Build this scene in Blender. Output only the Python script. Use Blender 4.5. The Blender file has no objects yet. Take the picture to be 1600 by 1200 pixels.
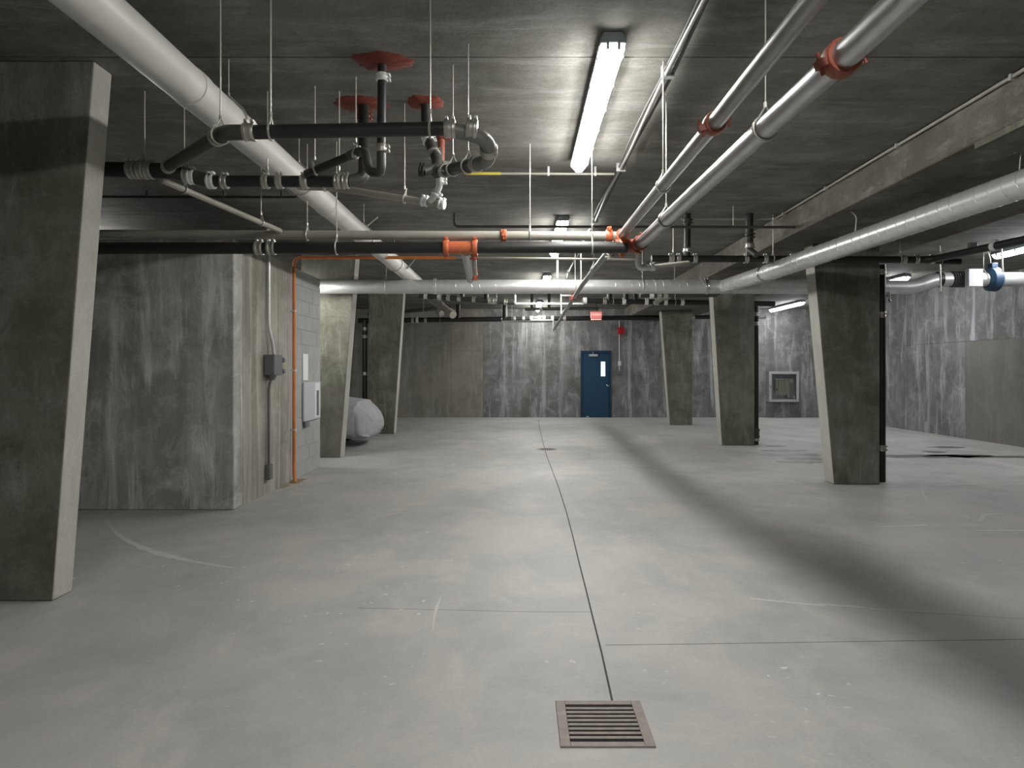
import bpy, math, random
from mathutils import Vector, Matrix, noise
V = Vector
random.seed(7)
# ------------------------------------------------------------------ camera
F, VX, VY, CH = 1066.667, 813.0, 580.0, 1.49      # focal length in pixels, vanishing point, eye height
sc = bpy.context.scene
col = sc.collection
cd = bpy.data.cameras.new('camera'); cam = bpy.data.objects.new('camera', cd); col.objects.link(cam)
cd.sensor_width = 36; cd.lens = 24; cd.shift_x = -(VX-800)/1600; cd.shift_y = -(600-VY)/1600
cd.clip_start = .05
cam.location = (0, 0, CH); cam.rotation_euler = (math.radians(90), 0, 0)
sc.camera = cam
# ------------------------------------------------------------------ world and exposure
w = bpy.data.worlds.new('world'); sc.world = w; w.use_nodes = True
w.node_tree.nodes['Background'].inputs[0].default_value = (.5, .52, .55, 1)
w.node_tree.nodes['Background'].inputs[1].default_value = .02
sc.view_settings.view_transform = 'Standard'; sc.view_settings.look = 'None'
sc.view_settings.gamma = 1; sc.view_settings.use_curve_mapping = False
sc.view_settings.exposure = 0.0
LAMP = 84.0            # radiance of the tube lights' diffusers
ZC = 3.5               # ceiling height
YB = 22.0              # far wall
XR = 9.85              # right wall
XL = -9.0              # left wall
YN = -7.0              # wall behind the camera

def P(x, y, Y):        # pixel + distance along the garage
    return V(((x-VX)*Y/F, Y, CH+(VY-y)*Y/F))
def PZ(x, y, z):       # pixel + height
    Y = F*(z-CH)/(VY-y); return V(((x-VX)*Y/F, Y, z))

# ------------------------------------------------------------------ materials
class NT:
    def __init__(s, name):
        s.m = bpy.data.materials.new(name); s.m.use_nodes = True
        s.n = s.m.node_tree.nodes; s.l = s.m.node_tree.links; s.b = s.n['Principled BSDF']
    def new(s, t, **k):
        n = s.n.new(t)
        for a, v in k.items(): setattr(n, a, v)
        return n
    def link(s, a, b): s.l.new(a, b)
    def pos(s, scale=(1,1,1), off=(0,0,0)):
        g = s.new('ShaderNodeNewGeometry'); m = s.new('ShaderNodeMapping')
        m.inputs['Scale'].default_value = scale; m.inputs['Location'].default_value = off
        s.link(g.outputs['Position'], m.inputs['Vector']); return m.outputs[0]
    def noise(s, vec, scale, detail=5, rough=.6, dist=0):
        n = s.new('ShaderNodeTexNoise'); n.inputs['Scale'].default_value = scale
        n.inputs['Detail'].default_value = detail; n.inputs['Roughness'].default_value = rough
        n.inputs['Distortion'].default_value = dist
        s.link(vec, n.inputs['Vector']); return n.outputs['Fac']
    def ramp(s, fac, a, b):
        r = s.new('ShaderNodeMapRange'); r.inputs[1].default_value = a; r.inputs[2].default_value = b
        s.link(fac, r.inputs[0]); return r.outputs[0]
    def mix(s, fac, a, b, mode='MIX'):
        n = s.new('ShaderNodeMix', data_type='RGBA', blend_type=mode)
        for i, v in ((0, fac), (6, a), (7, b)):
            if isinstance(v, (int, float)): n.inputs[i].default_value = v
            elif isinstance(v, tuple): n.inputs[i].default_value = v+(1,)
            else: s.link(v, n.inputs[i])
        return n.outputs[2]
    def mul(s, a, k):
        n = s.new('ShaderNodeMath', operation='MULTIPLY')
        s.link(a, n.inputs[0])
        if isinstance(k, (int, float)): n.inputs[1].default_value = k
        else: s.link(k, n.inputs[1])
        return n.outputs[0]
    def bump(s, h, strength, dist=.01):
        n = s.new('ShaderNodeBump'); n.inputs['Strength'].default_value = strength; n.inputs['Distance'].default_value = dist
        s.link(h, n.inputs['Height']); s.link(n.outputs[0], s.b.inputs['Normal'])

def concrete(name, base, dark, pale, stretch, streak=.6, drips=.5, fine=.25, rough=.85, off=(0,0,0), blot=.6, scale=1., bump=.35, speck=0):
    t = NT(name)
    p = t.pos((1,1,1), off); ps = t.pos(stretch, off)
    c = t.mix(t.mul(t.ramp(t.noise(p, 1.1*scale, 7, .66, .4), .41, .60), blot), base, dark)
    c = t.mix(t.mul(t.ramp(t.noise(ps, 1., 5, .65), .42, .72), streak), c, dark)
    ps2 = t.pos(tuple(a*(1.7 if a > 1.5 else .8) for a in stretch), (off[1]+5, off[2], off[0]+2))
    c = t.mix(t.mul(t.ramp(t.noise(ps2, 1., 6, .7, .2), .48, .64), streak*.75), c, dark)
    c = t.mix(t.mul(t.ramp(t.noise(ps, 1.7, 7, .72, .5), .52, .66), drips), c, pale)
    c = t.mix(t.mul(t.ramp(t.noise(p, 2.6*scale, 8, .72, .6), .5, .68), .55*drips), c, pale)
    g = t.noise(p, 55, 4, .7)
    c = t.mix(t.mul(t.ramp(g, .3, .75), fine), c, tuple(x*.45 for x in dark))
    if speck:
        k = t.mul(t.ramp(t.noise(t.pos((1,1,1), (4,4,0)), 17, 2, .5), .69, .72), t.ramp(t.noise(t.pos((1,1,1), (9,3,0)), .7, 2), .48, .62))
        c = t.mix(t.mul(k, speck), c, (.68,.67,.65))
    t.link(c, t.b.inputs['Base Color']); t.b.inputs['Roughness'].default_value = rough
    t.b.inputs['Specular IOR Level'].default_value = .3
    t.bump(g, bump, .006)
    return t.m

def metal(name, c, rough=.35, met=1., var=.15, scale=9):
    t = NT(name)
    n = t.noise(t.pos(), scale, 4)
    t.link(t.mix(t.mul(t.ramp(n, .35, .75), var*2), c, tuple(x*.5 for x in c)), t.b.inputs['Base Color'])
    t.b.inputs['Metallic'].default_value = met; t.b.inputs['Roughness'].default_value = rough
    return t.m
def paint(name, c, rough=.5, var=.12, scale=6, spec=.4): 
    m = metal(name, c, rough, 0., var, scale); m.node_tree.nodes['Principled BSDF'].inputs['Specular IOR Level'].default_value = spec; return m
def emit(name, c, s):
    t = NT(name); t.b.inputs['Base Color'].default_value = (.8,.8,.8,1)
    t.b.inputs['Emission Color'].default_value = c+(1,); t.b.inputs['Emission Strength'].default_value = s
    t.b.inputs['Roughness'].default_value = .5
    return t.m

M = {}
M['floor'] = concrete('floor_concrete', (.455,.44,.415), (.32,.325,.32), (.56,.535,.50), (.9,.35,1), .3, .45, .2, .55, blot=.75, scale=.8, bump=.12, speck=.8)
M['ceil'] = concrete('ceiling_concrete', (.25,.245,.222), (.12,.118,.098), (.36,.36,.345), (.55,2.6,1), .65, .5, .4, blot=.75, scale=1.3)
M['wall'] = concrete('wall_concrete', (.27,.268,.268), (.115,.112,.105), (.54,.545,.57), (2.4,2.4,.26), .65, .7, .4, blot=.75)
M['wall_b'] = concrete('wall_concrete_brown', (.32,.305,.265), (.175,.165,.14), (.50,.485,.45), (2.2,2.2,.3), .4, .4, .3, off=(3,1,2))
M['wall_p'] = concrete('wall_concrete_patch', (.20,.195,.175), (.13,.127,.112), (.27,.262,.24), (2.4,2.4,.3), .4, .4, .35, off=(5,1,2))
M['wall_d'] = concrete('wall_concrete_olive', (.56,.55,.515), (.24,.24,.215), (.86,.87,.87), (2.4,2.4,.3), .75, .8, .35, off=(7,4,0))
M['wall_l'] = concrete('wall_concrete_light', (.42,.405,.36), (.20,.185,.15), (.60,.585,.54), (4.5,4.5,.22), .8, .6, .25, off=(2,0,5))
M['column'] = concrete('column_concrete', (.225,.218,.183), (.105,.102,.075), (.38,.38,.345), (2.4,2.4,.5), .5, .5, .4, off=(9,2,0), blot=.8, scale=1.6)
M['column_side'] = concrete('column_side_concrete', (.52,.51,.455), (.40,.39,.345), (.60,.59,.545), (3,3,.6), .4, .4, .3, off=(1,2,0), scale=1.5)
M['beam'] = concrete('beam_concrete', (.19,.175,.148), (.085,.076,.06), (.31,.31,.285), (1.2,1.2,3), .6, .5, .35)
M['cmu'] = concrete('concrete_block', (.44,.44,.425), (.35,.35,.34), (.50,.50,.49), (1,1,1), .2, .2, .3)
M['mortar'] = concrete('mortar', (.42,.42,.405), (.34,.34,.33), (.46,.46,.45), (1,1,1), .2, .2, .2)
M['joint'] = paint('joint_dark', (.05,.05,.047), .9)
M['groove'] = concrete('joint_grey', (.17,.165,.15), (.1,.1,.09), (.2,.2,.19), (1,1,1), .2, .1, .2)
M['black'] = paint('black_cast_iron', (.022,.022,.021), .42, .3)
M['iron'] = paint('dark_cast_iron', (.055,.054,.048), .45, .35)
M['steel'] = metal('galvanised_steel', (.62,.625,.62), .4, .6, .14)
M['pale'] = paint('grey_painted_pipe', (.36,.34,.295), .42, .2)
M['main'] = metal('weathered_steel', (.33,.325,.31), .38, .55, .25)
M['main2'] = metal('silver_steel', (.52,.525,.53), .33, .9, .2)
M['shiny'] = metal('bright_steel', (.62,.63,.65), .24, 1., .15)
M['spiral'] = metal('spiral_duct_steel', (.66,.665,.66), .33, .55, .1)
M['midgrey'] = paint('weathered_iron', (.19,.185,.165), .45, .3)
M['clamp'] = metal('coupling_steel', (.50,.485,.44), .42, .75, .25, 30)
M['white'] = paint('white_pvc', (.72,.72,.70), .4, .1)
M['duct'] = paint('off_white_duct', (.62,.61,.575), .42, .12, 3)
M['rod'] = metal('zinc_rod', (.50,.49,.44), .45, .6, .2)
M['orange'] = paint('orange_coupling', (.52,.135,.06), .42, .3, 25)
M['rust'] = paint('rust_red_coupling', (.28,.075,.045), .5, .3, 25)
M['seal'] = concrete('firestop_red', (.21,.05,.033), (.12,.03,.022), (.28,.08,.055), (1,1,1), .3, .2, .3, .8)
M['ocond'] = paint('orange_conduit', (.66,.23,.075), .5, .15)
M['grey'] = paint('grey_box', (.14,.143,.145), .5)
M['panelw'] = paint('panel_grey', (.50,.51,.55), .45, .05)
M['paper'] = paint('paper_white', (.78,.79,.82), .8, .03)
M['blue'] = paint('door_blue', (.012,.055,.115), .4, .15, 3)
M['dblue'] = paint('frame_blue', (.010,.040,.085), .4, .1)
M['bluepl'] = paint('damper_blue', (.022,.052,.10), .45, .1)
M['red'] = paint('alarm_red', (.42,.02,.02), .4, .1)
M['grate'] = metal('rusty_grate', (.25,.215,.19), .6, .3, .3, 20)
M['pit'] = paint('pit_black', (.012,.012,.012), .9)
M['hosew'] = paint('cabinet_white', (.38,.385,.375), .45, .08)
M['hose'] = paint('hose_canvas', (.50,.47,.39), .85, .2, 40)
M['tyre'] = paint('tyre_rubber', (.018,.018,.018), .8)
M['yellow'] = paint('yellow_tape', (.62,.52,.09), .6)
M['stain'] = concrete('wet_concrete', (.17,.155,.14), (.09,.082,.075), (.27,.255,.235), (1,4,1), .6, .7, .2, .4)
M['rusts'] = concrete('rust_stained_concrete', (.33,.25,.16), (.24,.17,.10), (.42,.37,.30), (1,1,1), .4, .6, .2)
M['scuff'] = concrete('chalk_scuff', (.60,.59,.56), (.48,.47,.45), (.66,.65,.63), (1,1,1), .4, .4, .3)
M['lens'] = emit('tube_diffuser', (1.,.985,.95), LAMP)
M['lens_dim'] = emit('aged_tube_diffuser', (.96,.985,1.), LAMP*.72)  # emission turned down for the right row of lamps
M['house'] = paint('fixture_housing', (.30,.34,.37), .45, .05)
M['exit'] = emit('exit_red', (1,.05,.04), .6)
M['exitw'] = emit('exit_letters', (1,.5,.42), .8)
M['pane'] = emit('lit_pane', (.85,.95,1.), .75)
t = NT('cover_fabric'); n_ = t.noise(t.pos(), 45, 3)
t.link(t.mix(t.ramp(n_, .3, .7), (.42,.425,.455), (.37,.375,.405)), t.b.inputs['Base Color']); t.b.inputs['Roughness'].default_value = .75; t.bump(n_, .1, .004); M['cover'] = t.m
t = NT('cabinet_glass'); t.b.inputs['Transmission Weight'].default_value = 1; t.b.inputs['Roughness'].default_value = .03; t.b.inputs['IOR'].default_value = 1.2
t.link(t.mix(t.noise(t.pos(), 3), (.9,.93,.92), (.95,.97,.97)), t.b.inputs['Base Color']); M['glass'] = t.m

# ------------------------------------------------------------------ mesh helpers
class MB:
    def __init__(s): s.v = []; s.f = []
    def add(s, v, f):
        k = len(s.v); s.v += [V(a) for a in v]; s.f += [tuple(i+k for i in q) for q in f]; return s
    def box(s, a, b):
        x0,y0,z0 = a; x1,y1,z1 = b
        return s.add([(x0,y0,z0),(x1,y0,z0),(x1,y1,z0),(x0,y1,z0),(x0,y0,z1),(x1,y0,z1),(x1,y1,z1),(x0,y1,z1)],
                     [(0,3,2,1),(4,5,6,7),(0,1,5,4),(1,2,6,5),(2,3,7,6),(3,0,4,7)])
    def loft(s, rings, cap=True, closed=False):
        n = len(rings[0]); v = [p for r in rings for p in r]; f = []
        m = len(rings)
        for i in range(m if closed else m-1):
            for j in range(n):
                a = i*n+j; b = i*n+(j+1) % n; c = ((i+1) % m)*n
                f.append((a, b, c+(j+1) % n, c+j))
        if cap and not closed: f += [tuple(range(n))[::-1], tuple(range((m-1)*n, m*n))]
        return s.add(v, f)
    def tube(s, pts, r, seg=14, closed=False, cap=True):
        pts = [V(p) for p in pts]; n = len(pts); rings = []
        T = []
        for i in range(n):
            if closed: d = pts[(i+1) % n]-pts[i-1]
            else: d = pts[min(i+1, n-1)]-pts[max(i-1, 0)]
            T.append(d.normalized())
        u = T[0].orthogonal().normalized()
        for i in range(n):
            u = (u-T[i]*u.dot(T[i])).normalized(); q = T[i].cross(u)
            rr = r[i] if isinstance(r, list) else r
            rings.append([pts[i]+(u*math.cos(a)+q*math.sin(a))*rr for a in [2*math.pi*k/seg for k in range(seg)]])
        return s.loft(rings, cap, closed)
    def lathe(s, c, d, prof, seg=20):
        c = V(c); d = V(d).normalized(); u = d.orthogonal().normalized(); q = d.cross(u)
        return s.loft([[c+d*t+(u*math.cos(a)+q*math.sin(a))*r for a in [2*math.pi*k/seg for k in range(seg)]] for t, r in prof])
W = {}
def obj(name, mb, mat, parent=None, bevel=0, label=None):
    lo = V([min(p[i] for p in mb.v) for i in range(3)]); hi = V([max(p[i] for p in mb.v) for i in range(3)])
    o0 = (lo+hi)/2
    if parent is None: o0.z = lo.z
    me = bpy.data.meshes.new(name); me.from_pydata([p-o0 for p in mb.v], [], mb.f); me.update()
    me.polygons.foreach_set('use_smooth', [True]*len(me.polygons)); me.set_sharp_from_angle(angle=math.radians(38))
    me.materials.append(M[mat])
    o = bpy.data.objects.new(name, me); col.objects.link(o); W[o.name] = o0
    if parent: o.parent = parent; o.location = o0-W[parent.name]
    else: o.location = o0
    if bevel:
        b = o.modifiers.new('bevel', 'BEVEL'); b.width = bevel; b.segments = 2; b.limit_method = 'ANGLE'
    if label: o['label'] = label
    return o
def tag(o, label, cat, group=None):
    o['label'] = label; o['category'] = cat
    if group: o['group'] = group
    return o
def thing(name, loc, label, cat, group=None):
    o = bpy.data.objects.new(name, None); col.objects.link(o); o.location = loc; o.empty_display_size = .2; W[o.name] = V(loc)
    return tag(o, label, cat, group)
def struct(o): o['kind'] = 'structure'; return o
def fillet(pts, R):
    pts = [V(p) for p in pts]; out = [pts[0]]
    for i in range(1, len(pts)-1):
        a, b, c = pts[i-1], pts[i], pts[i+1]; d1 = a-b; d2 = c-b
        t = min(R, d1.length*.48, d2.length*.48); p = b+d1.normalized()*t; q = b+d2.normalized()*t
        for k in range(9):
            s = k/8; out.append(p*(1-s)**2+b*2*s*(1-s)+q*s*s)
    return out+[pts[-1]]
def pipe(name, pts, r, mat, parent, R=None, seg=16, label=None):
    return obj(name, MB().tube(fillet(pts, R or r*3.2), r, seg), mat, parent, label=label)
def coupling(c, d, r, parent, mat='clamp', L=.07, name='coupling'):      # banded no-hub coupling
    h = L/2; R = r+.007
    m = MB().lathe(c, d, [(-h, r), (-h, R), (-h*.72, R+.004), (-h*.45, R+.004), (-h*.3, R), (h*.3, R), (h*.45, R+.004), (h*.72, R+.004), (h, R), (h, r)], 18)
    d = V(d).normalized(); u = V((0,0,1)) if abs(d.z) < .8 else V((1,0,0)); u = (u-d*u.dot(d)).normalized(); q = d.cross(u)
    for t in (-h*.58, h*.58):
        k = V(c)+d*t+u*(R+.01)
        m.loft([[k+q*a*.022+d*b*.007-u*.007 for a, b in ((-1,-1),(1,-1),(1,1),(-1,1))], [k+q*a*.022+d*b*.007+u*.007 for a, b in ((-1,-1),(1,-1),(1,1),(-1,1))]])
    return obj(name, m, mat, parent)
def grooved(c, d, r, parent, mat='orange', L=.06, ang=0.):               # two-bolt grooved coupling with ears
    h = L/2; R = r+.016; c = V(c); d = V(d).normalized()
    m = MB().lathe(c, d, [(-h, r), (-h, R-.004), (-h*.7, R), (h*.7, R), (h, R-.004), (h, r)], 18)
    u = V((0,0,1)) if abs(d.z) < .8 else V((1,0,0)); u = (u-d*u.dot(d)).normalized(); q = d.cross(u)
    u2 = u*math.cos(ang)+q*math.sin(ang); q2 = d.cross(u2)
    for s in (-1, 1):
        k = c+u2*s*(R+.012)
        m.loft([[k+q2*a*.016+d*b*h*.8-u2*s*.018 for a, b in ((-1,-1),(1,-1),(1,1),(-1,1))], [k+q2*a*.014+d*b*h*.6+u2*s*.014 for a, b in ((-1,-1),(1,-1),(1,1),(-1,1))]])
        m.tube([k-q2*.04, k+q2*.04], .008, 8)
    return obj('grooved_coupling', m, mat, parent)
def hanger(c, d, r, parent, top=None, mat='rod', rr=.0046):              # rod to the slab with a clevis loop round the pipe
    c = V(c); d = V(d).normalized(); u = V((0,0,1)); u = (u-d*u.dot(d)).normalized(); q = d.cross(u)
    z1 = ZC if top is None else top
    a = c+V((0,0,r+.055))
    o = obj('hanger_rod', MB().tube([a, V((a.x, a.y, z1))], rr, 8).tube([a-V((0,0,.012)), a+V((0,0,.012))], rr*2, 6), mat, parent)
    L = [c+u*(r+.05)]
    for k in range(15):
        th = math.radians(60-300*k/14); L.append(c+(q*math.cos(th)+u*math.sin(th))*(r+.006))
    obj('hanger_loop', MB().tube(L, .007, 6, closed=True), mat, o)
    return o
def along(a, b, x):      # point of segment a-b seen at pixel column x
    k = (x-VX)/F; t_ = (k*a.y-a.x)/((b.x-a.x)-k*(b.y-a.y)); return a+(b-a)*t_
def ribbon(pts, w, z0, z1, ws=None):
    rings = []
    for i, p in enumerate(pts):
        p = V(p); d = (V(pts[min(i+1, len(pts)-1)])-V(pts[max(i-1, 0)])); d.z = 0; d.normalize(); n = V((-d.y, d.x, 0))*(ws[i] if ws else w)/2
        rings.append([V((p.x-n.x, p.y-n.y, z0)), V((p.x+n.x, p.y+n.y, z0)), V((p.x+n.x, p.y+n.y, z1)), V((p.x-n.x, p.y-n.y, z1))])
    return MB().loft(rings)
def G(x, y): return PZ(x, y, 0.)        # floor point under a pixel

# ------------------------------------------------------------------ the setting
fl = struct(obj('floor', MB().box((XL-.3, YN-.3, -.25), (XR+.3, YB+.3, 0)), 'floor'))
fl['label'] = 'pale grey bare concrete garage floor'
jp = [G(*p) for p in ((957,1097),(940,1020),(925,960),(914,915),(905,880),(896,842),(885,800),(873,762),(862,733),(854,712),(848,690),(843,668),(841,655))]
obj('control_joint', ribbon(jp, .010, -.02, .0006), 'joint', fl)
obj('control_joint', ribbon([G(946,1008), G(1100,1006), G(1300,1003), G(1600,999), G(1790,996)], .006, -.02, .0006), 'groove', fl)
obj('control_joint', ribbon([G(560,950), G(700,953), G(830,956), G(922,956)], .0035, -.02, .0005), 'groove', fl)
def scuff(pts, w):
    p = fillet([G(*q) for q in pts], .6); n = len(p)
    obj('scuff_mark', ribbon(p, w, -.01, .001, [max(.006, w*(.35+.65*math.sin(math.pi*(i+.5)/n))*(.6+.8*random.random())) for i in range(n)]), 'scuff', fl)
scuff(((165,812),(185,838),(230,860),(290,876),(368,888)), .075)
scuff(((1360,951),(1440,956),(1600,966)), .04); scuff(((1170,935),(1290,947)), .035); scuff(((1280,944),(1350,949)), .03)
scuff(((1365,823),(1450,821)), .06); scuff(((1525,829),(1620,829)), .06); scuff(((1440,765),(1445,780),(1500,792)), .05); scuff(((1530,815),(1540,802),(1600,806)), .05); scuff(((690,930),(680,955),(676,985)), .018); scuff(((1380,765),(1500,756),(1620,757)), .06)
def stain(x, y, rx, ry, sd, mat='stain'):
    c = G(x, y); m = MB(); n = 40; ring = []
    for k in range(n):
        a = 2*math.pi*k/n; q = 1+.45*noise.noise(V((math.cos(a)*2.2, math.sin(a)*2.2, sd)))+.25*noise.noise(V((math.cos(a)*6, math.sin(a)*6, sd)))
        ring.append(V((c.x+math.cos(a)*rx*q, c.y+math.sin(a)*ry*q, .0009)))
    m.loft([[V((p.x, p.y, -.01)) for p in ring], ring]); obj('water_stain' if mat == 'stain' else 'rust_stain', m, mat, fl)
stain(455,752,.17,.24,21,'rusts'); stain(440,760,.08,.2,22,'rusts'); stain(1240,711,.5,.2,1); stain(1262,717,.42,.2,2); stain(1222,704,.42,.16,3); stain(1250,722,.36,.16,7); stain(1212,697,.2,.12,11)
stain(1450,713,.95,.24,4); stain(1570,714,.85,.15,5); stain(1500,712,.6,.2,12); stain(1480,699,.32,.2,6); stain(1460,706,.2,.15,13); stain(1240,682,.1,.06,8); stain(1236,688,.08,.05,9)

ce = struct(obj('ceiling', MB().box((XL-.3, YN-.3, ZC+.02), (XR+.3, YB+.3, ZC+.3)), 'groove'))
ys = [YN-.2, -.3, 4.37, 8.97, 13.75, 18.4, YB+.2]
for i in range(6):
    obj('slab_panel', MB().box((XL-.3, ys[i]+.006, ZC), (XR+.3, ys[i+1]-.006, ZC+.03)), 'ceil', ce)

LZ = 2.15
def panels(name, label, axis, at, spans, zs, mats, depth):
    # wall backing with its form-panel pours standing 2 cm proud, joints recessed
    m = MB(); lo, hi = spans[0], spans[-1]; s = 1 if depth > 0 else -1
    def bx(a0, a1, z0, z1, d0, d1):
        d0, d1 = sorted((at+d0*s, at+d1*s))
        return ((a0, d0, z0), (a1, d1, z1)) if axis == 'x' else ((d0, a0, z0), (d1, a1, z1))
    o = struct(obj(name, m.box(*bx(lo, hi, 0, ZC, .02, .25)), 'groove')); o['label'] = label
    for i in range(len(spans)-1):
        for j in range(len(zs)-1):
            obj('form_panel', MB().box(*bx(spans[i]+.005, spans[i+1]-.005, zs[j]+(.004 if j else 0), zs[j+1]-.004, 0, .03)), mats[(i, j)] if (i, j) in mats else mats['d'], o)
    return o
wb = panels('wall_back', 'streaked grey concrete end wall with a blue door', 'x', YB, [XL, -5.6, -2.23, -1.2, 1.2, 3.62, 6.1, XR], [0, LZ, ZC], {'d': 'wall', (0,0): 'wall_b', (0,1): 'wall_b', (1,0): 'wall_b', (1,1): 'wall_b', (2,0): 'wall_b', (2,1): 'wall_b'}, 1)
wr = panels('wall_right', 'tall pale streaked concrete wall beyond the right columns', 'y', XR, [YN, -2, 3, 8, 12.2, 15.1, 17.1, YB], [0, LZ, ZC], {'d': 'wall', (4,0): 'wall_p', (3,0): 'wall_p'}, 1)
wl = panels('wall_left', 'dark concrete wall behind the left stalls', 'y', XL, [YN, 0, 6, 12, 17, YB], [0, LZ, ZC], {'d': 'wall_b'}, -1)
wn = panels('wall_front', 'concrete wall behind the viewer', 'x', YN, [XL, -3, 3, XR], [0, LZ, ZC], {'d': 'wall_d'}, -1)
# utility room standing into the left stalls
UX, UY0, UY1, UYm, UZ = -3.08, 7.33, 10.62, 9.17, 2.91
ut = struct(obj('wall_utility', MB().box((XL, UY0+.02, 0), (UX-.11, UY1, UZ)), 'groove')); ut['label'] = 'stained concrete utility room with block side wall'
obj('form_panel', MB().box((XL, UY0, 0), (-6.1, UY0+.03, UZ)), 'wall_d', ut)
obj('form_panel', MB().box((-6.09, UY0, 0), (UX, UY0+.25, UZ)), 'wall_d', ut, .012)
obj('form_panel', MB().box((UX-.2, UY0+.251, 0), (UX, 8.9, UZ)), 'wall_l', ut)
obj('form_panel', MB().box((UX-.2, 8.905, 0), (UX, UYm, UZ)), 'wall_l', ut, .008)
obj('roof_slab', MB().box((XL, UY0+.03, UZ-.01), (UX-.02, UY1, UZ+.0)), 'cmu', ut)  # unseen roof, made pale to bounce lamp light onto the ceiling above
obj('mortar_bed', MB().box((UX-.2, UYm, 0), (UX-.042, UY1, UZ)), 'mortar', ut)
bh, bl = .2079, .3625
for r in range(14):
    offs = 0 if r % 2 == 0 else -bl/2
    y = UYm+offs
    while y < UY1-.01:
        a, b = max(y, UYm)+.0025, min(y+bl, UY1)-.0025
        if b-a > .03: obj('concrete_block', MB().box((UX-.19, a, r*bh+.0025), (UX-.034-.0015*random.random(), b, (r+1)*bh-.0025)), 'cmu', ut)
        y += bl

# ------------------------------------------------------------------ columns and beam
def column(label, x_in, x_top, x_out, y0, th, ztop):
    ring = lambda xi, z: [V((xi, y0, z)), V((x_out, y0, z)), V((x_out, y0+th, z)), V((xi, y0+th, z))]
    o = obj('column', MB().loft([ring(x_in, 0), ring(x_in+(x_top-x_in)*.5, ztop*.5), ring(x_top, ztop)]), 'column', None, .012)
    o.data.materials.append(M['column_side'])       # aisle face painted paler, standing in for light from the lamp row
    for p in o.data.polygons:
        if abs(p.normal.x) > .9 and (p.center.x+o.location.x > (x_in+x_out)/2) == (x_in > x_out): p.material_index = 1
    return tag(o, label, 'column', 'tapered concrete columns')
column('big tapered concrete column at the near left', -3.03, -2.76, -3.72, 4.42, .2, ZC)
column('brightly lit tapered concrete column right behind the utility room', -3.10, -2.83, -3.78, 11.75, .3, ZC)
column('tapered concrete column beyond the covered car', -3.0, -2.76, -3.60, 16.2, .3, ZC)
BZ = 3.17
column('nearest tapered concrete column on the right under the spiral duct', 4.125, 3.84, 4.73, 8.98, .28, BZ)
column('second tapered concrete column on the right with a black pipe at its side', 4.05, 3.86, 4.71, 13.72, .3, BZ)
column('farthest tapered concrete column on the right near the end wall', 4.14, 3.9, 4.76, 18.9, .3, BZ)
bm = tag(obj('ceiling_beam', MB().box((3.34, YN, BZ), (5.35, YB, ZC-.0)), 'beam', None, .015), 'wide concrete beam running along the top of the right columns', 'beam')
obj('edge_strip', MB().box((3.345, YN, BZ-.045), (3.45, 5.03, BZ)), 'column', bm)
bc = thing('beam_conduit', (3.30, 3, 3.47), 'thin pale conduit along the upper edge of the concrete beam', 'conduit')
pipe('conduit_tube', [(3.315, YN+.1, 3.475), (3.315, 8.9, 3.475), (2.1, 8.9, 3.475)], .013, 'pale', bc, .05, 8)
for y in (3.2, 4.6, 6.0, 7.4, 8.6): obj('conduit_strap', MB().box((3.296, y-.012, 3.45), (3.339, y+.012, 3.492)), 'steel', bc)

# ------------------------------------------------------------------ tube lights
def light(X, y0, label, lens='lens'):
    y1 = y0+2.44; t = thing('tube_light', (X, (y0+y1)/2, ZC-.16), label, 'light', 'ceiling tube lights')
    sec = lambda y, pr: [V((X+a, y, z)) for a, z in pr]
    hp = [(-.055, ZC-.002), (.055, ZC-.002), (.078, ZC-.045), (.078, ZC-.07), (-.078, ZC-.07), (-.078, ZC-.045)]
    obj('housing', MB().loft([sec(y0, hp), sec(y1, hp)]), 'house', t, .006)
    lp = lambda k: [(-.072*k, ZC-.0705), (-.075*k, ZC-.08), (-.026*k, ZC-.08-.056*k), (.026*k, ZC-.08-.056*k), (.075*k, ZC-.08), (.072*k, ZC-.0705)]
    obj('diffuser', MB().loft([sec(y0+.02, lp(.75)), sec(y0+.05, lp(1)), sec(y1-.05, lp(1)), sec(y1-.02, lp(.75))]), lens, t)
    for k in range(6):
        y = y0+.15+k*(2.44-.3)/5
        for s in (-1, 1): obj('clip', MB().box((X+s*.077-.005, y-.02, ZC-.1), (X+s*.077+.005, y+.02, ZC-.045)), 'shiny', t)
    for s in (-1, 1): obj('end_latch', MB().box((X+s*.033-.008, y0-.005, ZC-.11), (X+s*.033+.008, y0+.02, ZC-.06)), 'house', t)
    return t
names = ['tube light above and behind the viewer in the middle row', 'tube light overhead just behind the viewer', 'large nearest glowing tube light on the ceiling', 'second glowing tube light of the middle row, half behind pipes',
         'third tube light of the middle row, seen over the long duct', 'farthest tube light of the middle row, near the end wall']
for y, nm in zip((-5.95, -.95, 4.03, 8.8, 13.9, 19.2), names): light(.55, y, nm)  # the two behind the viewer are unseen, assumed to continue the row
for y, nm in zip((9.0, 14.0, 19.2), ('tube light over the right stalls above the silver duct', 'tube light over the right stalls hidden by the nearest column', 'tube light glowing between two right columns near the end wall')):
    light(7.95, y, nm, 'lens_dim')  # the nearer two are assumed from the bright ceiling and wall, not seen

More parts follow.
